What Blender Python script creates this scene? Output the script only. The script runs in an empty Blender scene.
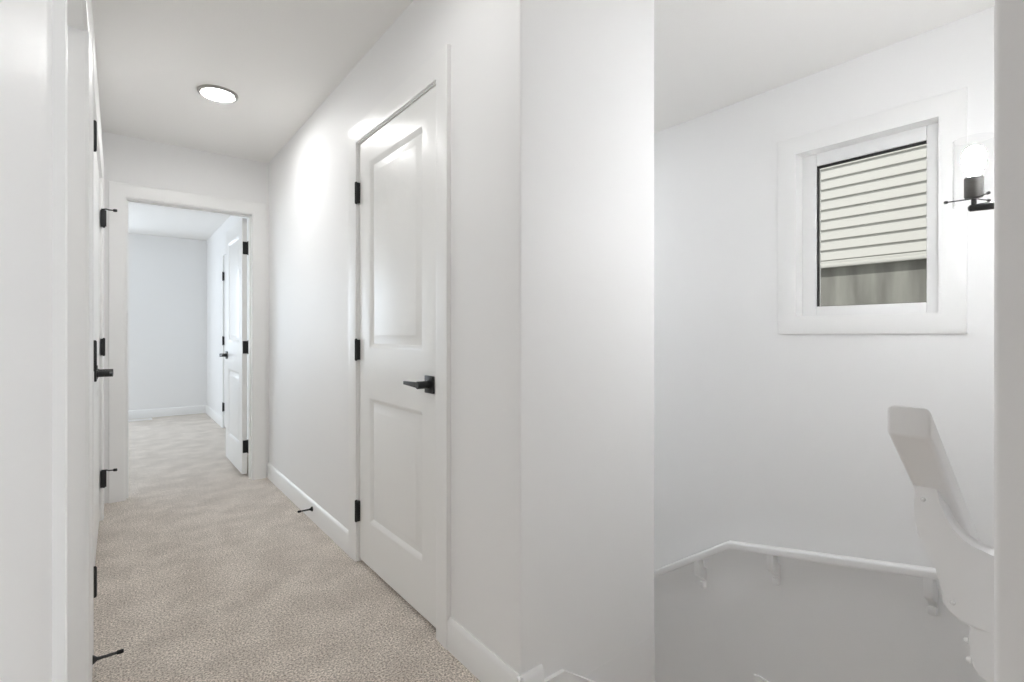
import bpy, bmesh, math, random
from mathutils import Vector, Matrix
random.seed(4)
D = bpy.data
SC = bpy.context.scene
COL = SC.collection
PI = math.pi
R = math.radians

# ------------------------------------------------------------------ materials
def nodes(name):
    m = D.materials.new(name); m.use_nodes = True
    nt = m.node_tree
    return m, nt, nt.nodes['Principled BSDF']

def paint(name, col, rough, bump=0.0, scale=300, spec=0.5):
    m, nt, b = nodes(name)
    b.inputs['Base Color'].default_value = (*col, 1)
    b.inputs['Roughness'].default_value = rough
    b.inputs['Specular IOR Level'].default_value = spec
    tc = nt.nodes.new('ShaderNodeTexCoord')
    n = nt.nodes.new('ShaderNodeTexNoise'); n.inputs['Scale'].default_value = scale
    n.inputs['Detail'].default_value = 3
    nt.links.new(tc.outputs['Object'], n.inputs['Vector'])
    if bump:
        bp = nt.nodes.new('ShaderNodeBump'); bp.inputs['Strength'].default_value = bump
        bp.inputs['Distance'].default_value = 0.002
        nt.links.new(n.outputs['Fac'], bp.inputs['Height'])
        nt.links.new(bp.outputs['Normal'], b.inputs['Normal'])
    mr = nt.nodes.new('ShaderNodeMapRange')
    mr.inputs['To Min'].default_value = max(0, rough-0.03); mr.inputs['To Max'].default_value = rough+0.03
    nt.links.new(n.outputs['Fac'], mr.inputs['Value'])
    nt.links.new(mr.outputs['Result'], b.inputs['Roughness'])
    return m

M_WALL = paint('wall_paint', (0.88, 0.88, 0.88), 0.5, 0.06, 260, 0.3)
M_CEIL = paint('ceiling_paint', (0.87, 0.86, 0.845), 0.9, 0.25, 160, 0.2)
M_TRIM = paint('trim_paint', (0.89, 0.89, 0.885), 0.33, 0.0, 60, 0.5)
M_DOOR = paint('door_paint', (0.89, 0.89, 0.88), 0.3, 0.03, 120, 0.5)
M_RAIL = paint('rail_paint', (0.89, 0.89, 0.89), 0.36, 0.0, 60, 0.5)
M_BLACK = paint('matte_black_metal', (0.012, 0.012, 0.013), 0.38, 0.0, 90, 0.5)
M_RUBBER = paint('black_rubber', (0.01, 0.01, 0.01), 0.7, 0.0, 90, 0.3)
M_SCREW = paint('painted_screw', (0.86, 0.86, 0.86), 0.25, 0, 60)
M_STEEL = paint('brushed_dark_metal', (0.13, 0.125, 0.12), 0.35, 0, 60); 
M_STEEL.node_tree.nodes['Principled BSDF'].inputs['Metallic'].default_value = 0.8
M_LTRIM = paint('light_trim_satin', (0.36, 0.35, 0.33), 0.4, 0, 60)
M_VINYL = paint('vinyl_frame', (0.86, 0.86, 0.86), 0.35, 0, 60)
M_GASKET = paint('window_gasket', (0.02, 0.02, 0.02), 0.6, 0, 60)
M_SIDING = paint('siding_vinyl', (0.80, 0.80, 0.77), 0.5, 0.05, 40)
M_GROUND = paint('ground_gravel', (0.33, 0.32, 0.30), 0.9, 0.4, 20)

def carpet():
    m, nt, b = nodes('carpet_pile')
    L = nt.links.new
    tc = nt.nodes.new('ShaderNodeTexCoord')
    fine = nt.nodes.new('ShaderNodeTexNoise'); fine.inputs['Scale'].default_value = 150; fine.inputs['Detail'].default_value = 3; fine.inputs['Roughness'].default_value = 0.7
    big = nt.nodes.new('ShaderNodeTexNoise'); big.inputs['Scale'].default_value = 5.5; big.inputs['Detail'].default_value = 5; big.inputs['Roughness'].default_value = 0.6
    mid = nt.nodes.new('ShaderNodeTexNoise'); mid.inputs['Scale'].default_value = 55; mid.inputs['Detail'].default_value = 3
    vor = nt.nodes.new('ShaderNodeTexVoronoi'); vor.inputs['Scale'].default_value = 230
    for n in (fine, big, mid, vor): L(tc.outputs['Object'], n.inputs['Vector'])
    cr = nt.nodes.new('ShaderNodeValToRGB')
    cr.color_ramp.elements[0].position = 0.38; cr.color_ramp.elements[0].color = (0.31, 0.268, 0.225, 1)
    cr.color_ramp.elements[1].position = 0.62; cr.color_ramp.elements[1].color = (1.0, 0.915, 0.83, 1)
    L(fine.outputs['Fac'], cr.inputs['Fac'])
    cr2 = nt.nodes.new('ShaderNodeValToRGB')
    cr2.color_ramp.elements[0].position = 0.38; cr2.color_ramp.elements[0].color = (0.82, 0.81, 0.80, 1)
    cr2.color_ramp.elements[1].position = 0.62; cr2.color_ramp.elements[1].color = (1.0, 1.0, 1.0, 1)
    L(big.outputs['Fac'], cr2.inputs['Fac'])
    mx = nt.nodes.new('ShaderNodeMix'); mx.data_type = 'RGBA'; mx.blend_type = 'MULTIPLY'
    mx.inputs['Factor'].default_value = 1.0
    L(cr.outputs['Color'], mx.inputs[6]); L(cr2.outputs['Color'], mx.inputs[7])
    L(mx.outputs[2], b.inputs['Base Color'])
    b.inputs['Roughness'].default_value = 1.0
    b.inputs['Specular IOR Level'].default_value = 0.08
    b.inputs['Sheen Weight'].default_value = 0.25
    ad = nt.nodes.new('ShaderNodeMath'); ad.operation = 'ADD'
    L(mid.outputs['Fac'], ad.inputs[0]); L(vor.outputs['Distance'], ad.inputs[1])
    bp = nt.nodes.new('ShaderNodeBump'); bp.inputs['Strength'].default_value = 0.2; bp.inputs['Distance'].default_value = 0.006
    L(ad.outputs[0], bp.inputs['Height']); L(bp.outputs['Normal'], b.inputs['Normal'])
    return m
M_CARPET = carpet()

def parging():
    m, nt, b = nodes('concrete_parging')
    L = nt.links.new
    tc = nt.nodes.new('ShaderNodeTexCoord')
    n = nt.nodes.new('ShaderNodeTexNoise'); n.inputs['Scale'].default_value = 2.2; n.inputs['Detail'].default_value = 6
    mp = nt.nodes.new('ShaderNodeMapping'); mp.inputs['Scale'].default_value = (1, 3.0, 0.5)
    L(tc.outputs['Object'], mp.inputs['Vector']); L(mp.outputs['Vector'], n.inputs['Vector'])
    cr = nt.nodes.new('ShaderNodeValToRGB')
    cr.color_ramp.elements[0].position = 0.35; cr.color_ramp.elements[0].color = (0.27, 0.27, 0.25, 1)
    cr.color_ramp.elements[1].position = 0.7; cr.color_ramp.elements[1].color = (0.46, 0.46, 0.43, 1)
    L(n.outputs['Fac'], cr.inputs['Fac']); L(cr.outputs['Color'], b.inputs['Base Color'])
    b.inputs['Roughness'].default_value = 0.9
    return m
M_PARGE = parging()

def thin_glass(name, tint=(1, 1, 1), refl=0.06):
    m = D.materials.new(name); m.use_nodes = True
    nt = m.node_tree; nt.nodes.clear()
    out = nt.nodes.new('ShaderNodeOutputMaterial')
    mix = nt.nodes.new('ShaderNodeMixShader')
    tr = nt.nodes.new('ShaderNodeBsdfTransparent'); tr.inputs['Color'].default_value = (*tint, 1)
    gl = nt.nodes.new('ShaderNodeBsdfGlossy'); gl.inputs['Roughness'].default_value = 0.02
    fr = nt.nodes.new('ShaderNodeLayerWeight'); fr.inputs['Blend'].default_value = refl
    mn = nt.nodes.new('ShaderNodeMath'); mn.operation = 'MINIMUM'; mn.inputs[1].default_value = 0.4
    nt.links.new(fr.outputs['Fresnel'], mn.inputs[0]); nt.links.new(mn.outputs[0], mix.inputs['Fac'])
    nt.links.new(tr.outputs[0], mix.inputs[1]); nt.links.new(gl.outputs[0], mix.inputs[2])
    nt.links.new(mix.outputs[0], out.inputs['Surface'])
    return m
M_PANE = thin_glass('window_glass', (0.97, 0.98, 0.97), 0.08)
M_SHADE = thin_glass('clear_shade_glass', (0.985, 0.985, 0.985), 0.06)

def emit(name, col, s):
    m, nt, b = nodes(name)
    b.inputs['Base Color'].default_value = (0.8, 0.8, 0.8, 1)
    b.inputs['Emission Color'].default_value = (*col, 1)
    b.inputs['Emission Strength'].default_value = s
    return m
M_DIFF_HALL = emit('downlight_hall', (1.0, 0.995, 0.985), 42)
M_FILL_NEAR = emit('fill_near', (1.0, 0.995, 0.985), 16)  # glow of the fill light added over the near hall
M_FILL_STAIR = emit('fill_stair', (0.94, 0.97, 1.0), 62)  # glow of the fill light added over the stairs
M_BULB = emit('sconce_bulb', (0.98, 0.99, 1.0), 112)

# ------------------------------------------------------------------ mesh helpers
def NB(): return bmesh.new()

def box(bm, x0, x1, y0, y1, z0, z1, bev=0.0, seg=2):
    vs = [bm.verts.new(p) for p in ((x0,y0,z0),(x1,y0,z0),(x1,y1,z0),(x0,y1,z0),(x0,y0,z1),(x1,y0,z1),(x1,y1,z1),(x0,y1,z1))]
    fs = [bm.faces.new([vs[i] for i in q]) for q in ((0,3,2,1),(4,5,6,7),(0,1,5,4),(1,2,6,5),(2,3,7,6),(3,0,4,7))]
    if bev:
        es = set()
        for f in fs: es.update(f.edges)
        bmesh.ops.bevel(bm, geom=list(es), offset=bev, segments=seg, affect='EDGES', profile=0.5)
    return vs

def vbevel(bm, pts, off, seg=4):
    """round the vertical edges whose (x,y) is in pts"""
    es = [e for e in bm.edges if any(all(abs(v.co.x-p[0]) < 1e-4 and abs(v.co.y-p[1]) < 1e-4 for v in e.verts) for p in pts)]
    bmesh.ops.bevel(bm, geom=es, offset=off, segments=seg, affect='EDGES', profile=0.5)

def frame_of(d):
    d = d.normalized()
    up = Vector((0,0,1)) if abs(d.z) < 0.95 else Vector((1,0,0))
    a = d.cross(up).normalized(); b = a.cross(d).normalized()
    return a, b

def tube(bm, pts, rad, n=14):
    pts = [Vector(p) for p in pts]
    if not isinstance(rad, (list, tuple)): rad = [rad]*len(pts)
    rings = []
    for i, p in enumerate(pts):
        d = pts[min(i+1, len(pts)-1)] - pts[max(i-1, 0)]
        a, b = frame_of(d)
        rings.append([bm.verts.new(p + (a*math.cos(2*PI*k/n) + b*math.sin(2*PI*k/n))*rad[i]) for k in range(n)])
    for r0, r1 in zip(rings, rings[1:]):
        for k in range(n):
            bm.faces.new((r0[k], r0[(k+1)%n], r1[(k+1)%n], r1[k]))
    bm.faces.new(list(reversed(rings[0]))); bm.faces.new(rings[-1])

def lathe(bm, c, prof, n=40, axis='z'):
    """prof: list of (radius, height)"""
    rings = []
    for r, h in prof:
        ring = []
        for k in range(n):
            a = 2*PI*k/n; u, v = r*math.cos(a), r*math.sin(a)
            p = {'z': (u, v, h), 'x': (h, u, v), 'y': (u, h, v)}[axis]
            ring.append(bm.verts.new((c[0]+p[0], c[1]+p[1], c[2]+p[2])))
        rings.append(ring)
    for r0, r1 in zip(rings, rings[1:]):
        for k in range(n): bm.faces.new((r0[k], r0[(k+1)%n], r1[(k+1)%n], r1[k]))
    return rings

def capped_lathe(bm, c, prof, n=40, axis='z'):
    rr = lathe(bm, c, prof, n, axis)
    bm.faces.new(list(reversed(rr[0]))); bm.faces.new(rr[-1])

def extrude_poly(bm, pts, vec, bev=0.0):
    vs = [bm.verts.new(p) for p in pts]
    f = bm.faces.new(vs)
    vec = Vector(vec)
    ws = [bm.verts.new(v.co + vec) for v in vs]
    n = len(vs)
    sides = [bm.faces.new((vs[i], vs[(i+1)%n], ws[(i+1)%n], ws[i])) for i in range(n)]
    g = bm.faces.new(list(reversed(ws)))
    if bev:
        es = set(f.edges) | set(g.edges)
        bmesh.ops.bevel(bm, geom=list(es), offset=bev, segments=3, affect='EDGES', profile=0.5)

def sweep_rect(bm, pts, w, h, side, bev=0.006):
    """rectangular bar with rounded corners along pts; side = horizontal unit vector across the bar"""
    pts = [Vector(p) for p in pts]; side = Vector(side).normalized()
    prof = []
    for cx, cy, a0 in ((1,1,0),(-1,1,90),(-1,-1,180),(1,-1,270)):
        for k in range(5):
            a = R(a0 + 90*k/4)
            prof.append((cx*(w/2-bev) + bev*math.cos(a), cy*(h/2-bev) + bev*math.sin(a)))
    rings = []
    dirs = [(b-a).normalized() for a, b in zip(pts, pts[1:])]
    for i, p in enumerate(pts):
        d0 = dirs[max(i-1, 0)]; d1 = dirs[min(i, len(dirs)-1)]
        u0 = side.cross(d0).normalized(); u1 = side.cross(d1).normalized()
        u = (u0+u1).normalized()
        if u.z < 0: u = -u
        k = 1.0/max(0.3, abs(u.dot(u0)))
        rings.append([bm.verts.new(p + side*a + u*b*k) for a, b in prof])
    n = len(prof)
    for r0, r1 in zip(rings, rings[1:]):
        for k in range(n): bm.faces.new((r0[k], r0[(k+1)%n], r1[(k+1)%n], r1[k]))
    e0 = bm.faces.new(list(reversed(rings[0]))); e1 = bm.faces.new(rings[-1])
    bmesh.ops.bevel(bm, geom=list(set(e0.edges) | set(e1.edges)), offset=0.003, segments=2, affect='EDGES', profile=0.5)

def worldloc(o):
    p = Vector((0,0,0))
    while o is not None:
        p = p + o.location; o = o.parent
    return p

def obj(name, bm, mat, parent=None, origin=None, smooth=True):
    bmesh.ops.recalc_face_normals(bm, faces=bm.faces)
    me = D.meshes.new(name)
    o = D.objects.new(name, me); COL.objects.link(o)
    if parent is not None: o.parent = parent
    o.location = Vector(origin) - (worldloc(parent) if parent else Vector((0,0,0))) if origin is not None else (0,0,0)
    L = worldloc(o)
    for v in bm.verts: v.co -= L
    bm.to_mesh(me); bm.free()
    mats = mat if isinstance(mat, (list, tuple)) else [mat]
    for m in mats: me.materials.append(m)
    if smooth:
        for p in me.polygons: p.use_smooth = True
        me.set_sharp_from_angle(angle=R(32))
    return o

def struct(o): o['kind'] = 'structure'; return o
def thing(name, label, cat, loc, group=None):
    o = D.objects.new(name, None); COL.objects.link(o); o.location = loc
    o.empty_display_size = 0.05
    o['label'] = label; o['category'] = cat
    if group: o['group'] = group
    return o
def tag(o, label, cat, group=None):
    o['label'] = label; o['category'] = cat
    if group: o['group'] = group
    return o

# ------------------------------------------------------------------ dimensions (metres)
CH = 2.44                       # ceiling
XL, XR = -0.079, 0.93           # hall walls
YE = 4.26                       # hall end wall
YC = 1.15                       # corner where the stairs leave the hall
XF = 1.573                      # closet block corner in the stairwell
XW = 2.80                       # stairwell outside wall
YN, XN = 0.1117, 0.76           # near stair wall face / its end
WT = 0.12
HD = 2.034                      # door head
STAIR_END = 3.6
BACK = -3.0

# ------------------------------------------------------------------ room shell
bm = NB()
box(bm, XL-WT, 1.0, YN, YE+WT, -0.28, 0)             # hall
box(bm, -2.8, XW, BACK-WT, YN, -0.28, 0)             # loft behind
box(bm, -2.8, XL-WT, YN, 0.54, -0.28, 0)
box(bm, -2.7, 1.15, YE+WT, 8.45, -0.28, 0)           # bedroom
struct(obj('floor', bm, M_CARPET, smooth=False))

bm = NB(); box(bm, -2.82, XW+0.16, BACK-WT, 8.45, CH, CH+0.2)
struct(obj('ceiling', bm, M_CEIL, smooth=False))

J = 0.018    # jamb thickness
def left_open(y0, y1): return (y0-J, y1+J)
D2 = (1.137, 2.022); CL = (2.272, 3.873)
bm = NB()
ys = [0.42, D2[0]-J, D2[1]+J, CL[0]-J, CL[1]+J, YE+WT]
for a, b in ((0,1),(2,3),(4,5)): box(bm, XL-WT, XL, ys[a], ys[b], 0, CH)
for a, b in ((1,2),(3,4)): box(bm, XL-WT, XL, ys[a], ys[b], HD+0.012+J, CH)
struct(obj('wall_left', bm, M_WALL, smooth=False))

D1 = (1.634, 2.407)
bm = NB()
box(bm, XR, XF, YC, YC+WT, 0, CH)
vbevel(bm, [(XR, YC), (XF, YC)], 0.007)
box(bm, XR, XF, YC, YC+WT, -2.9, -0.0005)
box(bm, XR, XR+WT, YC+WT, D1[0]-J, 0, CH)
box(bm, XR, XR+WT, D1[1]+J, YE, 0, CH)
box(bm, XR, XR+WT, D1[0]-J, D1[1]+J, HD+0.012+J, CH)
box(bm, XF-WT, XF, YC+WT, STAIR_END, -2.9, CH)
struct(obj('wall_right', bm, M_WALL))

DE = (0.05, 0.812); HE = 2.024
bm = NB()
box(bm, XL, DE[0]-J, YE, YE+WT, 0, CH)
box(bm, DE[1]+J, XR+WT+0.1, YE, YE+WT, 0, CH)
box(bm, DE[0]-J, DE[1]+J, YE, YE+WT, HE+J, CH)
box(bm, -2.7, XL-WT, YE, YE+WT, 0, CH)
struct(obj('wall_end', bm, M_WALL, smooth=False))

# stairwell outside wall with its window opening
WY0, WY1, WZ0, WZ1 = 0.572, 1.172, 1.195, 2.060
bm = NB()
box(bm, XW, XW+0.16, BACK-WT, WY0, -2.9, CH)
box(bm, XW, XW+0.16, WY1, STAIR_END+WT, -2.9, CH)
box(bm, XW, XW+0.16, WY0, WY1, -2.9, WZ0)
box(bm, XW, XW+0.16, WY0, WY1, WZ1, CH)
struct(obj('wall_stairwell', bm, M_WALL, smooth=False))
bm = NB(); box(bm, XF-WT, XW, STAIR_END, STAIR_END+WT, -2.9, CH)
struct(obj('wall_stairwell_far', bm, M_WALL, smooth=False))

bm = NB(); box(bm, XN, XW, -0.012, YN, 0, CH)
vbevel(bm, [(XN, YN), (XN, -0.012)], 0.006)
box(bm, 1.0, XW, -0.012, YN, -2.9, -0.0005)
struct(obj('wall_near', bm, M_WALL))

# unseen loft wall behind, with an opening added for the fill lamp
BW = (1.2, 2.7, 0.5, 2.1)
bm = NB()
box(bm, -2.8, BW[0], BACK-WT, BACK, 0, CH); box(bm, BW[1], XW, BACK-WT, BACK, 0, CH)
box(bm, BW[0], BW[1], BACK-WT, BACK, 0, BW[2]); box(bm, BW[0], BW[1], BACK-WT, BACK, BW[3], CH)
struct(obj('wall_back', bm, M_WALL, smooth=False))

bm = NB(); box(bm, -2.8, -2.68, BACK, 0.42, 0, CH); box(bm, -2.8, XL-WT, 0.42, 0.54, 0, CH)
struct(obj('wall_loft', bm, M_WALL, smooth=False))
# bedroom walls
BX0, BX1, BY1 = -2.6, 1.0, 8.30
BL = (-2.2, -0.4, 0.7, 2.1)     # window in the bedroom's far wall, out of view to the left
bm = NB()
box(bm, -2.72, BL[0], BY1, BY1+WT, 0, CH); box(bm, BL[1], BX1+WT, BY1, BY1+WT, 0, CH)
box(bm, BL[0], BL[1], BY1, BY1+WT, 0, BL[2]); box(bm, BL[0], BL[1], BY1, BY1+WT, BL[3], CH)
struct(obj('wall_bedroom_far', bm, M_WALL, smooth=False))
D4 = (6.07, 6.832)
bm = NB()
box(bm, BX1, BX1+WT, YE+WT, D4[0]-J, 0, CH); box(bm, BX1, BX1+WT, D4[1]+J, BY1, 0, CH)
box(bm, BX1, BX1+WT, D4[0]-J, D4[1]+J, HD+0.012+J, CH)
struct(obj('wall_bedroom_right', bm, M_WALL, smooth=False))
bm = NB(); box(bm, BX0-WT, BX0, YE+WT, BY1, 0, CH)
struct(obj('wall_bedroom_left', bm, M_WALL, smooth=False))

# ------------------------------------------------------------------ stairs going down
bm = NB()
RISE = 0.19
x = 1.0
for i in range(1, 4):
    box(bm, x-0.02 if i > 1 else 1.0, x+0.255, YN, YC, -0.28-RISE*i, -RISE*i, 0.012)
    x += 0.235
box(bm, x-0.02, XW, YN, YC, -1.3, -RISE*4, 0.012)
for i in range(6):
    y = YC + 0.25*i
    box(bm, XF, XW, y-0.02, y+0.25, -1.3-RISE*(i+1), -RISE*(5+i), 0.012)
box(bm, XF, XW, YC+1.5, STAIR_END, -2.9, -RISE*11, 0.012)
struct(obj('floor_stairs', bm, M_CARPET))

# ------------------------------------------------------------------ casings, jambs, baseboards
CASE_PROF = [(0.0, 0.0), (0.0, 0.60), (0.06, 0.72), (0.16, 0.80), (0.72, 0.96), (0.86, 1.0), (0.97, 1.0), (1.0, 0.88), (1.0, 0.0)]
def u_frame(bm, place, u0, u1, zh, w, t, z0=0.0):
    """mitred casing round three sides of an opening, eased profile from the inner to the outer edge"""
    rings = []
    for path in range(4):
        ring = []
        for f, h in CASE_PROF:
            o = f*w
            u, z = ((u0-o, z0), (u0-o, zh+o), (u1+o, zh+o), (u1+o, z0))[path]
            ring.append(bm.verts.new(place(u, h*t, z)))
        rings.append(ring)
    n = len(CASE_PROF)
    for r0, r1 in zip(rings, rings[1:]):
        for k in range(n): bm.faces.new((r0[k], r0[(k+1)%n], r1[(k+1)%n], r1[k]))
    bm.faces.new(rings[0]); bm.faces.new(list(reversed(rings[-1])))
def o_frame(bm, place, u0, u1, za, zb, w, t):
    rings = []
    for su, sz in ((0, 0), (0, 1), (1, 1), (1, 0)):
        ring = []
        for f, h in ((0, 0), (0, 0.9), (0.03, 1), (0.97, 1), (1, 0.9), (1, 0)):
            o = f*w
            ring.append(bm.verts.new(place(u1+o if su else u0-o, h*t, zb+o if sz else za-o)))
        rings.append(ring)
    for i in range(4):
        r0, r1 = rings[i], rings[(i+1)%4]
        for k in range(6): bm.faces.new((r0[k], r0[(k+1)%6], r1[(k+1)%6], r1[k]))

def casing_x(name, xw, sx, y0, y1, zh, w, t=0.017, depth=WT, rev=0.006, stop=None):
    """casing on a wall plane x=xw, facing sx, round the opening y0..y1, head zh; includes the jamb lining"""
    bm = NB()
    u_frame(bm, lambda u, d, z: (xw+sx*d, u, z), y0-rev, y1+rev, zh+rev, w, t)
    xd0, xd1 = sorted((xw, xw-sx*depth))
    for (a, b) in ((y0-J, y0), (y1, y1+J)): box(bm, xd0, xd1, a, b, 0, zh+J)
    box(bm, xd0, xd1, y0, y1, zh, zh+J)
    if stop is not None:
        s0, s1 = sorted((xw-sx*stop, xw-sx*(stop+0.035)))
        box(bm, s0, s1, y0, y0+0.011, 0, zh); box(bm, s0, s1, y1-0.011, y1, 0, zh); box(bm, s0, s1, y0+0.011, y1-0.011, zh-0.011, zh)
    return struct(obj(name, bm, M_TRIM))

H0 = HD + 0.005
casing_x('trim_1', XR, -1, D1[0], D1[1], H0, 0.088, stop=0.045)
casing_x('trim_2', XL, 1, D2[0], D2[1], H0, 0.078)
casing_x('trim_3', XL, 1, CL[0], CL[1], H0, 0.078, stop=0.045)
casing_x('trim_4', BX1, -1, D4[0], D4[1], H0, 0.085, stop=0.045)
# the doorway at the end of the hall (wall plane y = YE, casing both sides)
bm = NB()
w = 0.088; rev = 0.006; t = 0.017
for yw, sy in ((YE, -1), (YE+WT, 1)):
    u_frame(bm, lambda u, d, z: (u, yw+sy*d, z), DE[0]-rev, DE[1]+rev, HE+rev, w, t)
box(bm, DE[0]-J, DE[0], YE, YE+WT, 0, HE+J); box(bm, DE[1], DE[1]+J, YE, YE+WT, 0, HE+J)
box(bm, DE[0], DE[1], YE, YE+WT, HE, HE+J)
box(bm, DE[0], DE[0]+0.011, YE+0.04, YE+0.075, 0, HE); box(bm, DE[1]-0.011, DE[1], YE+0.04, YE+0.075, 0, HE)
box(bm, DE[0]+0.011, DE[1]-0.011, YE+0.04, YE+0.075, HE-0.011, HE)
struct(obj('trim_5', bm, M_TRIM))

BH = 0.113; BT = 0.014
def base_run(bm, p, q, nrm, h=BH, z0=0.0):
    """baseboard with an eased top from p to q (xy) standing out along nrm"""
    p, q, n = Vector((*p, 0)), Vector((*q, 0)), Vector((*nrm, 0))
    prof = [(0, z0), (BT, z0), (BT, h-0.016), (BT*0.55, h-0.004), (BT*0.3, h), (0, h)]
    pts = [p + n*a + Vector((0,0,b)) for a, b in prof]
    extrude_poly(bm, pts, q-p)

bm = NB()
cw = 0.088+0.006
base_run(bm, (XR, YC-BT), (XR, D1[0]-cw), (-1, 0))
base_run(bm, (XR-BT, YC), (1.012, YC), (0, -1))
base_run(bm, (XR, D1[1]+cw), (XR, YE-0.0), (-1, 0))
struct(obj('baseboard_right', bm, M_TRIM))
bm = NB()
lw = 0.078+0.006
base_run(bm, (XL, 0.42), (XL, D2[0]-lw), (1, 0))
base_run(bm, (XL, D2[1]+lw), (XL, CL[0]-lw), (1, 0))
base_run(bm, (XL, CL[1]+lw), (XL, YE-t), (1, 0))
struct(obj('baseboard_left', bm, M_TRIM))
bm = NB()
base_run(bm, (BX0, BY1), (BX1, BY1), (0, -1))
base_run(bm, (BX1, YE+WT), (BX1, D4[0]-0.091), (-1, 0)); base_run(bm, (BX1, D4[1]+0.091), (BX1, BY1), (-1, 0))
struct(obj('baseboard_bedroom', bm, M_TRIM))

# stair skirt boards
bm = NB()
sk = [(1.013, YC, -0.28), (1.013, YC, 0.062), (1.098, YC, 0.062), (XF, YC, -0.262), (XF, YC, -0.60), (1.20, YC, -0.34)]
extrude_poly(bm, sk, (0, -0.013, 0))
struct(obj('trim_6', bm, M_TRIM, smooth=False))
bm = NB()
box(bm, XW-0.014, XW, 0.3, 1.385, -0.80, -0.80+0.02, 0.004)
box(bm, XW-0.012, XW, 0.3, 1.385, -0.96, -0.80, 0.002)
sk2 = [(XW, 1.385, -0.96), (XW, 1.385, -0.86), (XW, 3.4, -2.2), (XW, 3.4, -2.5)]
extrude_poly(bm, sk2, (-0.012, 0, 0))
struct(obj('trim_7', bm, M_TRIM, smooth=False))

# ------------------------------------------------------------------ doors
def panel_door(u0, u1, z0, z1, thick, place):
    """two-panel moulded door; place(u, depth, z) gives the world point, depth 0 = seen face"""
    bm = NB()
    W = u1-u0; st = 0.122
    pz = [(z0+0.205, z0+0.795), (z0+1.028, z1-0.112)]
    us = [u0, u0+st, u1-st, u1]
    zs = [z0, pz[0][0], pz[0][1], pz[1][0], pz[1][1], z1]
    for side in (0, 1):
        def P(u, z, d): return place(u, d if side == 0 else thick-d, z)
        V = {}
        def v(i, j):
            if (i, j) not in V: V[(i, j)] = bm.verts.new(P(us[i], zs[j], 0))
            return V[(i, j)]
        for i in range(3):
            for j in range(5):
                if i == 1 and j in (1, 3):
                    prev = [v(i, j), v(i+1, j), v(i+1, j+1), v(i, j+1)]
                    for ins, dep in ((0.003, 0.001), (0.021, 0.0125), (0.027, 0.0125), (0.058, 0.003), (0.064, 0.0025)):
                        a, b, c, d = us[i]+ins, us[i+1]-ins, zs[j]+ins, zs[j+1]-ins
                        cur = [bm.verts.new(P(uu, zz, dep)) for uu, zz in ((a, c), (b, c), (b, d), (a, d))]
                        for k in range(4): bm.faces.new((prev[k], prev[(k+1)%4], cur[(k+1)%4], cur[k]))
                        prev = cur
                    bm.faces.new(prev)
                else:
                    bm.faces.new((v(i, j), v(i+1, j), v(i+1, j+1), v(i, j+1)))
    for (ua, za, ub, zb) in ((u0, z0, u1, z0), (u1, z0, u1, z1), (u1, z1, u0, z1), (u0, z1, u0, z0)):
        bm.faces.new([bm.verts.new(place(*p)) for p in ((ua, 0, za), (ub, 0, zb), (ub, thick, zb), (ua, thick, za))])
    bmesh.ops.remove_doubles(bm, verts=bm.verts, dist=1e-5)
    return bm

def hinge(parent, c, leafdir=None, h=0.098, r=0.0066, leaf=0.012, name='hinge', out=None):
    """black butt hinge: knuckle barrel with tips and two thin leaves"""
    bm = NB(); x, y, z = c
    capped_lathe(bm, (x, y, z-h/2), [(r*0.5, -0.005), (r*0.8, -0.003), (r, 0), (r, h*0.2-0.0004), (r*0.93, h*0.2), (r, h*0.2+0.0004), (r, h*0.4), (r*0.93, h*0.4+0.0004), (r, h*0.4+0.0008), (r, h*0.6), (r*0.93, h*0.6+0.0004), (r, h*0.6+0.0008), (r, h), (r*0.8, h+0.003), (r*0.5, h+0.005)], 18)
    if leafdir is not None:
        for (dx0, dx1, dy0, dy1) in leafdir: box(bm, x+dx0, x+dx1, y+dy0, y+dy1, z-h/2, z+h/2)
    o = obj(name, bm, M_BLACK, parent, c)
    return o

def lever(parent, c, outx, diry, reach=0.112, out=0.058):
    """square rosette + round neck + flat lever on a face x = c.x"""
    x, y, z = c
    bm = NB()
    a, b = sorted((x, x+outx*0.009))
    box(bm, a, b, y-0.033, y+0.033, z-0.033, z+0.033, 0.0025)
    h = obj('door_handle', bm, M_BLACK, parent, c)
    bm = NB()
    tube(bm, [(x+outx*0.008, y, z), (x+outx*0.014, y, z), (x+outx*0.016, y, z), (x+outx*(out-0.002), y, z), (x+outx*out, y, z)], [0.0165, 0.0165, 0.0145, 0.0145, 0.0125], 24)
    la, lb = sorted((x+outx*(out-0.013), x+outx*(out-0.002)))
    ym = y + diry*reach
    extrude_poly(bm, [(la, y+diry*0.004, z-0.011), (la, ym, z-0.0055), (la, ym, z+0.0075), (la, y+diry*0.004, z+0.011)], (lb-la, 0, 0), 0.002)
    obj('lever', bm, M_BLACK, h, c)
    return h

def door_root(name, loc):
    o = D.objects.new(name, None); COL.objects.link(o); o.location = loc; o.empty_display_size = 0.1
    o['kind'] = 'structure'
    return o

ZB = 0.018
# door_1: closet door on the right hall wall, hinged on its far side
d1 = door_root('door_1', (XR+0.004, D1[1], 0))
obj('door_panel', panel_door(D1[0]+0.003, D1[1]-0.003, ZB, HD+0.002, 0.035, lambda u, d, z: (XR+0.004+d, u, z)), M_DOOR, d1)
for z in (1.800, 1.036, 0.250): hinge(d1, (XR-0.0125, D1[1]-0.001, z), [(0.0, 0.0165, 0.0, 0.014), (0.0, 0.0165, -0.012, 0.0)])
lever(d1, (XR+0.004, D1[0]+0.060, 0.921), -1, 1, reach=0.118)

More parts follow.
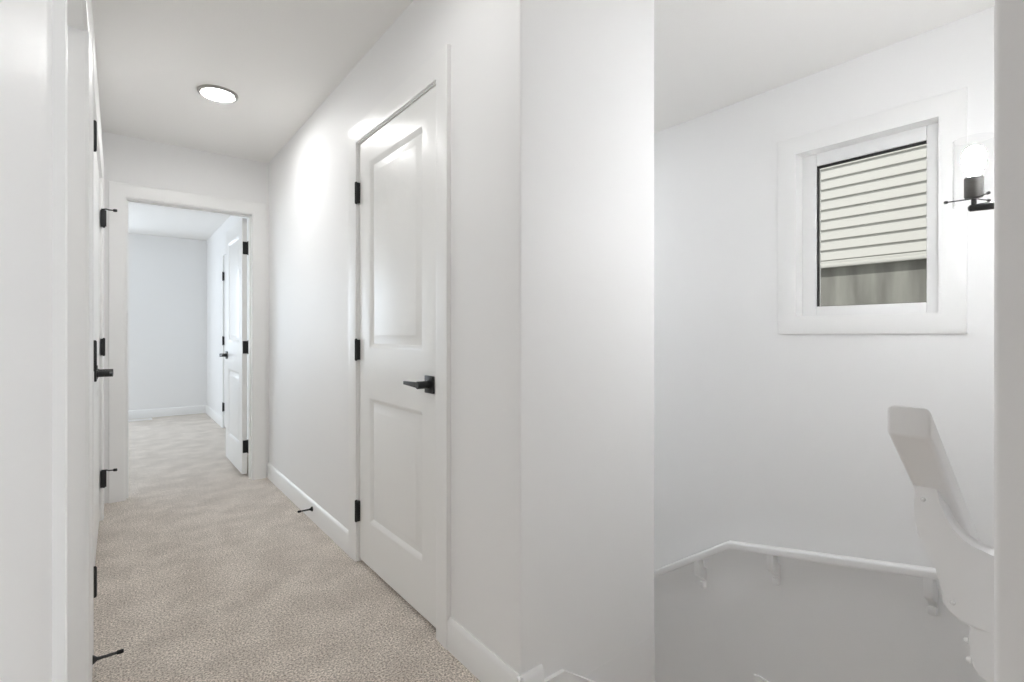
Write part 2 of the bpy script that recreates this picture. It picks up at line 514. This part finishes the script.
# door_2: door set back in the left wall nearest the camera
d2 = door_root('door_2', (XL-0.08, D2[0], 0))
obj('door_panel', panel_door(D2[0]+0.003, D2[1]-0.003, ZB, HD+0.002, 0.035, lambda u, d, z: (XL-0.08-d, u, z)), M_DOOR, d2)
lever(d2, (XL-0.08, D2[0]+0.072, 0.928), 1, 1)

# door_3: pair of closet doors on the left wall
mid = (CL[0]+CL[1])/2
d3 = door_root('door_3', (XL-0.003, CL[0], 0))
for (a, b, hs, ly, ld) in ((CL[0]+0.003, mid-0.0015, 'near', mid-0.065, -1), (mid+0.0015, CL[1]-0.003, 'far', mid+0.065, 1)):
    obj('door_panel', panel_door(a, b, ZB, HD+0.002, 0.035, lambda u, d, z: (XL-0.003-d, u, z)), M_DOOR, d3)
    hy = a+0.001 if hs == 'near' else b-0.001
    for z in (1.800, 1.036, 0.250):
        lf = [(-0.0165, 0.0, -0.014, 0.0), (-0.0165, 0.0, 0.0, 0.012)]
        hg = hinge(d3, (XL+0.0175, hy, z), lf)
        if hs == 'far' and z != 1.036:
            bm = NB(); cx, cy = XL+0.0175, hy
            zt = z+0.052 if z > 1 else z+0.052
            box(bm, cx-0.012, cx+0.012, cy-0.013, cy-0.008, z-0.047, z+0.05, 0.002)
            tube(bm, [(cx-0.010, cy-0.010, zt), (cx+0.012, cy-0.022, zt+0.003), (cx+0.024, cy-0.026, zt-0.001), (cx+0.044, cy-0.030, zt-0.001)], [0.005, 0.0038, 0.0036, 0.0036], 12)
            tube(bm, [(cx+0.043, cy-0.030, zt-0.001), (cx+0.047, cy-0.030, zt-0.001), (cx+0.060, cy-0.032, zt-0.001), (cx+0.063, cy-0.032, zt-0.001)], [0.006, 0.0085, 0.0085, 0.006], 14)
            obj('hinge_stop', bm, M_BLACK, hg)
    lever(d3, (XL-0.003, ly, 0.928), 1, ld, out=0.068)

# door_4: closed door on the bedroom's right wall
d4 = door_root('door_4', (BX1+0.004, D4[1], 0))
obj('door_panel', panel_door(D4[0]+0.003, D4[1]-0.003, ZB, HD+0.002, 0.035, lambda u, d, z: (BX1+0.004+d, u, z)), M_DOOR, d4)
for z in (1.800, 1.036, 0.250): hinge(d4, (BX1-0.012, D4[1]-0.001, z), [(0.0, 0.016, 0.0, 0.014), (0.0, 0.016, -0.012, 0.0)])
lever(d4, (BX1+0.004, D4[0]+0.072, 0.928), -1, 1)

# door_5: bedroom door standing open at the end of the hall
px, py = DE[1]-0.003, YE+WT+0.022
d5 = door_root('door_5', (px, py, 0))
xf = px-0.040
obj('door_panel', panel_door(py+0.004, py+0.757, ZB, HE-0.004, 0.035, lambda u, d, z: (xf+d, u, z)), M_DOOR, d5)
for z in (1.787, 1.010, 0.232):
    hinge(d5, (px+0.001, py-0.008, z), [(-0.036, 0.0, 0.0095, 0.0119), (-0.0005, 0.0018, -0.034, 0.0)], r=0.0065)
lever(d5, (xf, py+0.757-0.072, 0.928), -1, -1)

# ------------------------------------------------------------------ stairwell window
w1 = door_root('window_1', (XW, (WY0+WY1)/2, WZ0))
bm = NB()
cwid = 0.082; tc = 0.013
o_frame(bm, lambda u, d, z: (XW-d, u, z), WY0, WY1, WZ0, WZ1, cwid, tc)
obj('window_casing', bm, M_TRIM, w1)
bm = NB()     # jamb liner
box(bm, XW-0.012, XW+0.16, WY0-0.001, WY0+0.010, WZ0, WZ1); box(bm, XW-0.012, XW+0.16, WY1-0.010, WY1+0.001, WZ0, WZ1)
box(bm, XW-0.012, XW+0.16, WY0+0.01, WY1-0.01, WZ0-0.001, WZ0+0.010); box(bm, XW-0.012, XW+0.16, WY0+0.01, WY1-0.01, WZ1-0.010, WZ1+0.001)
obj('jamb_liner', bm, M_TRIM, w1)
GY0, GY1, GZ0, GZ1 = 0.640, 1.095, 1.255, 1.986
XG = XW+0.08
bm = NB()
def ring_frame(bm, xa, xb, o, i, bev):
    (oy0, oy1, oz0, oz1), (iy0, iy1, iz0, iz1) = o, i
    box(bm, xa, xb, oy0, iy0, oz0, oz1, bev); box(bm, xa, xb, iy1, oy1, oz0, oz1, bev)
    box(bm, xa, xb, iy0+0.0002, iy1-0.0002, oz0+0.0002, iz0, bev); box(bm, xa, xb, iy0+0.0002, iy1-0.0002, iz1, oz1-0.0002, bev)
ring_frame(bm, XG-0.016, XG+0.05, (WY0+0.010, WY1-0.010, WZ0+0.010, WZ1-0.010), (GY0, GY1, GZ0, GZ1), 0.004)
obj('window_frame', bm, M_VINYL, w1)
bm = NB()
ring_frame(bm, XG-0.003, XG+0.012, (GY0-0.002, GY1+0.002, GZ0-0.002, GZ1+0.002), (GY0+0.0022, GY1-0.007, GZ0+0.0018, GZ1-0.011), 0)
obj('glazing_gasket', bm, M_GASKET, w1)
bm = NB(); box(bm, XG+0.004, XG+0.007, GY0, GY1, GZ0, GZ1)
obj('window_pane', bm, M_PANE, w1, smooth=False)

# ------------------------------------------------------------------ house next door, seen through the window
XH = 5.5
nh = thing('neighboring_house', 'white lap-sided house with grey foundation, outside beyond the stairwell window', 'house', (XH, 1.2, -3.0))
bm = NB()
LAP = 0.1
zb = 1.765
n = 34
for i in range(n):
    za = zb+0.07 + i*LAP
    pts = [(XH, -6, za), (XH-0.017, -6, za), (XH-0.019, -6, za+0.003), (XH-0.019, -6, za+0.008), (XH-0.004, -6, za+LAP-0.001), (XH, -6, za+LAP-0.001)]
    extrude_poly(bm, pts, (0, 14, 0))
box(bm, XH, XH+0.15, -6, 8, zb, zb+0.07+n*LAP)
obj('siding', bm, M_SIDING, nh, smooth=False)
bm = NB()
box(bm, XH-0.022, XH, -6, 8, zb, zb+0.034, 0.004); box(bm, XH-0.014, XH, -6, 8, zb+0.034, zb+0.066, 0.004)
obj('starter_trim', bm, M_SIDING, nh)
bm = NB(); box(bm, XH+0.03, XH+0.3, -6, 8, -3.0, zb)
obj('foundation', bm, M_PARGE, nh, smooth=False)
bm = NB(); box(bm, XW+0.16, XH+0.3, -8, 10, -3.2, -3.0)
struct(obj('ground', bm, M_GROUND, smooth=False))

# ------------------------------------------------------------------ handrails
def screw(bm, c, r, axis):
    capped_lathe(bm, c, {'x': [(r, 0), (r, -0.002), (r*0.6, -0.0045), (r*0.2, -0.005)], 'y': [(r, 0), (r, 0.002), (r*0.6, 0.0045), (r*0.2, 0.005)]}[axis], 14, axis)

def sweep_plumb(bm, pts, w, h, bev):
    """bar along pts with plumb-cut ends, running in the XZ plane"""
    rings = []
    for p in pts:
        ring = []
        for cx, cy, a0 in ((1,1,0),(-1,1,90),(-1,-1,180),(1,-1,270)):
            for k in range(5):
                a = R(a0 + 90*k/4)
                ring.append(bm.verts.new((p[0], p[1]+cx*(w/2-bev)+bev*math.cos(a), p[2]+cy*(h/2-bev)+bev*math.sin(a))))
        rings.append(ring)
    n = len(rings[0])
    for r0, r1 in zip(rings, rings[1:]):
        for k in range(n): bm.faces.new((r0[k], r0[(k+1)%n], r1[(k+1)%n], r1[k]))
    e0 = bm.faces.new(list(reversed(rings[0]))); e1 = bm.faces.new(rings[-1])
    bmesh.ops.bevel(bm, geom=list(set(e0.edges) | set(e1.edges)), offset=0.0035, segments=3, affect='EDGES', profile=0.5)

# rail on the stairwell's outside wall
XRL = XW-0.062
far_pts = [(XRL, 0.565, 0.096), (XRL, 1.494, -0.083), (XRL, 2.35, -0.680)]
fr = thing('handrail', 'long white handrail running down the stairwell wall below the window', 'handrail', (XW, 1.49, -0.1))
bm = NB(); sweep_rect(bm, far_pts, 0.046, 0.041, (1, 0, 0), 0.010)
obj('rail', bm, M_RAIL, fr)
def rail_z(y):
    for (a, b) in zip(far_pts, far_pts[1:]):
        if a[1] <= y <= b[1]: return a[2] + (b[2]-a[2])*(y-a[1])/(b[1]-a[1])
for yb in (0.60, 1.262, 1.690):
    zr = rail_z(yb)-0.019
    x0 = XW
    bm = NB()
    A = [(0.084, 0.004), (0.038, 0.004), (0.038, -0.035), (0.030, -0.052), (0.012, -0.060), (0.0, -0.060), (0.0, -0.140), (0.014, -0.140), (0.020, -0.122), (0.034, -0.108), (0.060, -0.098), (0.076, -0.088), (0.084, -0.074)]
    extrude_poly(bm, [(x0-a, yb-0.015, zr+b) for a, b in A], (0, 0.032, 0), 0.003)
    br = obj('bracket', bm, M_RAIL, fr)
    bm = NB(); box(bm, x0-0.010, x0, yb-0.016, yb+0.018, zr-0.178, zr-0.100, 0.004); box(bm, x0-0.030, x0-0.004, yb-0.015, yb+0.017, zr-0.176, zr-0.138, 0.006)
    obj('wall_plate', bm, M_RAIL, br)
    for sy, sz in ((yb-0.008, zr-0.124), (yb+0.010, zr-0.124)):
        bm = NB(); screw(bm, (x0-0.010, sy, sz), 0.007, 'x'); obj('screw', bm, M_SCREW, br)

# rail on the near wall, its square end towards the camera
TH = R(40)
F, CX, CY = 505.0, 512.0, 334.5
TY = R(38.03)
def ray(px, py):
    """direction of a photo pixel, used to size the near bracket from measurements"""
    xc, yc = (px-CX)/F, (CY-py)/F
    return Vector((xc*math.cos(TY)+math.sin(TY), -xc*math.sin(TY)+math.cos(TY), yc))
nr_c = Vector((0.770, 0.190, 1.003))
nr = thing('handrail', 'short white handrail with a square-cut end beside the right-hand wall edge', 'handrail', (0.9, YN, 0.9))
bm = NB(); sweep_plumb(bm, [nr_c, nr_c + Vector((1.2, 0, -1.2*math.tan(R(39.2))))], 0.044, 0.038, 0.007)
obj('rail', bm, M_RAIL, nr)
XB = 0.872; CAMZ = 1.11
def on_x(px, py, X=XB):
    d = ray(px, py); s = X/d.x
    return (d.y*s, CAMZ + d.z*s)
prof = [(913.5, 474), (938, 474), (938.5, 500), (941, 514), (945.5, 524), (952, 533), (961, 542), (971, 549), (981, 553.5), (993, 556), (1010, 559), (1010, 636), (993, 634), (975, 630), (960, 622), (948, 611), (942, 602), (940, 585), (939, 568), (931, 553), (922, 542), (916, 533), (914, 520)]
P2 = [on_x(*p) for p in prof]
P2 = [(max(y, YN), z) for y, z in P2]
bm = NB()
extrude_poly(bm, [(XB, y, z) for y, z in P2], (0.030, 0, 0), 0.004)
br = obj('bracket', bm, M_RAIL, nr)
plate = [(968, 626), (968.5, 640), (969.5, 652), (973, 667), (979, 676), (988, 683), (1010, 690), (1010, 626)]
P3 = [(max(y, YN), z) for y, z in [on_x(*p, X=XB+0.004) for p in plate]]
bm = NB(); extrude_poly(bm, [(XB+0.004, y, z) for y, z in P3], (0.022, 0, 0), 0.003)
obj('wall_plate', bm, M_RAIL, br)
for (sx, sy, X, r, ax) in ((922.5, 499, XB, 0.0028, 'x'), (952, 602, XB, 0.003, 'x'), (967.5, 640.5, XB+0.014, 0.004, 'y'), (970, 660, XB+0.014, 0.004, 'y')):
    y, z = on_x(sx, sy, X)
    bm = NB(); screw(bm, (X, y-0.001, z), r, ax); obj('screw', bm, M_SCREW, br)

# ------------------------------------------------------------------ wall sconce
SX, SY = 1.908, 0.320
sc = thing('wall_sconce', 'black arm wall sconce with lit bulb in clear glass cylinder by the window', 'wall lamp', (SX, YN, 1.468))
bm = NB(); capped_lathe(bm, (SX, YN, 1.468), [(0.055, 0.0), (0.055, 0.012), (0.050, 0.018), (0.012, 0.020)], 36, 'y')
obj('backplate', bm, M_BLACK, sc)
bm = NB()
tube(bm, [(SX, YN+0.015, 1.468), (SX, SY-0.012, 1.468), (SX, SY-0.004, 1.468), (SX, SY+0.008, 1.468), (SX, SY+0.012, 1.468)], [0.018, 0.0105, 0.0098, 0.0095, 0.006], 18)
tube(bm, [(SX, SY, 1.466), (SX, SY, 1.498)], 0.0062, 16)
obj('arm', bm, M_BLACK, sc)
bm = NB(); capped_lathe(bm, (SX, SY, 0), [(0.008, 1.493), (0.019, 1.496), (0.0215, 1.500), (0.0215, 1.552), (0.0195, 1.555), (0.0195, 1.552)], 30)
obj('socket_cup', bm, M_STEEL, sc)
bm = NB(); capped_lathe(bm, (SX, SY, 0), [(0.012, 1.550), (0.014, 1.565), (0.021, 1.582), (0.026, 1.602), (0.025, 1.620), (0.017, 1.636), (0.004, 1.642)], 30)
obj('bulb', bm, M_BULB, sc)
bm = NB()
rr = lathe(bm, (SX, SY, 0), [(0.0445, 1.476), (0.0465, 1.476), (0.0465, 1.662), (0.0445, 1.662)], 48)
for k in range(48): bm.faces.new((rr[3][k], rr[3][(k+1)%48], rr[0][(k+1)%48], rr[0][k]))
obj('glass_shade', bm, M_SHADE, sc)
for ang in (98, 218, 338):
    a = R(ang); ux, uy = math.cos(a), math.sin(a)
    bm = NB()
    z = 1.494
    tube(bm, [(SX+ux*0.006, SY+uy*0.006, z), (SX+ux*0.056, SY+uy*0.056, z)], 0.0018, 10)
    tube(bm, [(SX+ux*0.055, SY+uy*0.055, z), (SX+ux*0.057, SY+uy*0.057, z), (SX+ux*0.063, SY+uy*0.063, z), (SX+ux*0.065, SY+uy*0.065, z)], [0.002, 0.0042, 0.0042, 0.002], 12)
    obj('shade_arm', bm, M_BLACK, sc)

# ------------------------------------------------------------------ recessed ceiling lights: one in view, two added as fill
def downlight(x, y, mat, label):
    t = thing('ceiling_light', label, 'ceiling light', (x, y, CH))
    bm = NB()
    rr = lathe(bm, (x, y, CH), [(0.098, 0.0), (0.099, -0.004), (0.096, -0.011), (0.084, -0.014), (0.077, -0.007), (0.077, 0.0)], 56)
    for k in range(56): bm.faces.new((rr[5][k], rr[5][(k+1)%56], rr[0][(k+1)%56], rr[0][k]))
    obj('trim_ring', bm, M_LTRIM, t)
    bm = NB(); capped_lathe(bm, (x, y, CH), [(0.004, -0.0095), (0.05, -0.009), (0.0755, -0.008), (0.0755, -0.001)], 56)
    obj('diffuser', bm, mat, t)
    return t
downlight(0.438, 3.19, M_DIFF_HALL, 'round lit flush ceiling light in the hallway ceiling')
downlight(0.438, 1.30, M_FILL_NEAR, 'added round fill light, unseen overhead by the hallway corner')  # out of view, added to brighten the near hall

downlight(2.18, 2.95, M_FILL_STAIR, 'added round fill light, unseen above the lower flight of stairs')  # out of view, added to lift the dark stairwell
# ------------------------------------------------------------------ door stops and floor register
def door_stop(x, y, z, sx, label):
    t = thing('door_stop', label, 'door stop', (x, y, z))
    bm = NB()
    capped_lathe(bm, (x, y, z), [(0.0145, 0.0), (0.0145, sx*0.003), (0.011, sx*0.008), (0.0062, sx*0.014), (0.0050, sx*0.022), (0.0046, sx*0.066)], 20, 'x')
    obj('rod', bm, M_BLACK, t)
    bm = NB()
    capped_lathe(bm, (x, y, z), [(0.0045, sx*0.064), (0.0065, sx*0.066), (0.0068, sx*0.080), (0.0055, sx*0.083)], 18, 'x')
    obj('rubber_tip', bm, M_RUBBER, t)
    return t
door_stop(XR-BT, 3.10, 0.072, -1, 'small black door stop on the right baseboard before the panelled door')
door_stop(XL+BT, 2.140, 0.048, 1, 'small black door stop low on the left baseboard near the camera')

fv = thing('floor_register', 'white slotted floor register at the bedroom far wall', 'floor vent', (0.22, 8.13, 0))
bm = NB()
a0, a1, b0, b1 = 0.02, 0.36, 8.06, 8.19
box(bm, a0, a1, b0, b0+0.02, 0, 0.008, 0.002); box(bm, a0, a1, b1-0.02, b1, 0, 0.008, 0.002)
box(bm, a0, a0+0.02, b0+0.02, b1-0.02, 0, 0.008, 0.002); box(bm, a1-0.02, a1, b0+0.02, b1-0.02, 0, 0.008, 0.002)
obj('register_frame', bm, M_TRIM, fv)
bm = NB()
for i in range(14):
    xx = a0+0.03+i*0.021
    box(bm, xx, xx+0.008, b0+0.018, b1-0.018, 0.0005, 0.006)
obj('louver', bm, M_TRIM, fv)

# ------------------------------------------------------------------ daylight and lamps
def area(name, loc, rot, sx, sy, power, col=(1, 1, 1), spread=180):
    l = D.lights.new(name, 'AREA'); l.shape = 'RECTANGLE'; l.size = sx; l.size_y = sy
    l.energy = power; l.color = col; l.spread = R(spread)
    o = D.objects.new(name, l); COL.objects.link(o); o.location = loc; o.rotation_euler = rot
    return o
# fill lamp added behind the camera, set in the unseen loft opening
area('loft_fill', ((BW[0]+BW[1])/2, BACK-0.02, (BW[2]+BW[3])/2), (R(90), 0, 0), BW[1]-BW[0], BW[3]-BW[2], 13, (0.90, 0.95, 1.0))
# daylight entering by the bedroom window
area('daylight_bedroom_window', ((BL[0]+BL[1])/2, BY1+0.02, (BL[2]+BL[3])/2), (R(-90), 0, 0), BL[1]-BL[0], BL[3]-BL[2], 18, (0.77, 0.885, 1.0))

sl = D.lights.new('sun', 'SUN'); sl.energy = 1.0; sl.angle = R(1.5); sl.color = (1, 0.97, 0.92)
so = D.objects.new('sun', sl); COL.objects.link(so)
so.rotation_euler = Vector((0.5, 0.12, -0.87)).to_track_quat('-Z', 'Y').to_euler()

wd = D.worlds.new('World'); SC.world = wd; wd.use_nodes = True
bg = wd.node_tree.nodes['Background']
bg.inputs['Color'].default_value = (0.98, 0.98, 1.0, 1); bg.inputs['Strength'].default_value = 0.2

# ------------------------------------------------------------------ camera
cam = D.cameras.new('Camera'); co = D.objects.new('Camera', cam); COL.objects.link(co)
co.location = (0, 0, CAMZ); co.rotation_euler = (R(90), 0, -TY)
cam.sensor_width = 36; cam.lens = 36*F/1024
cam.shift_y = -(341-CY)/1024
cam.clip_start = 0.01
SC.camera = co
SC.view_settings.view_transform = 'Standard'; SC.view_settings.look = 'None'
SC.view_settings.exposure = 1.53; SC.view_settings.gamma = 1.0
SC.view_settings.use_curve_mapping = False
SC.cycles.use_denoising = True
SC.cycles.max_bounces = 14; SC.cycles.diffuse_bounces = 10
SC.cycles.sample_clamp_indirect = 8.0
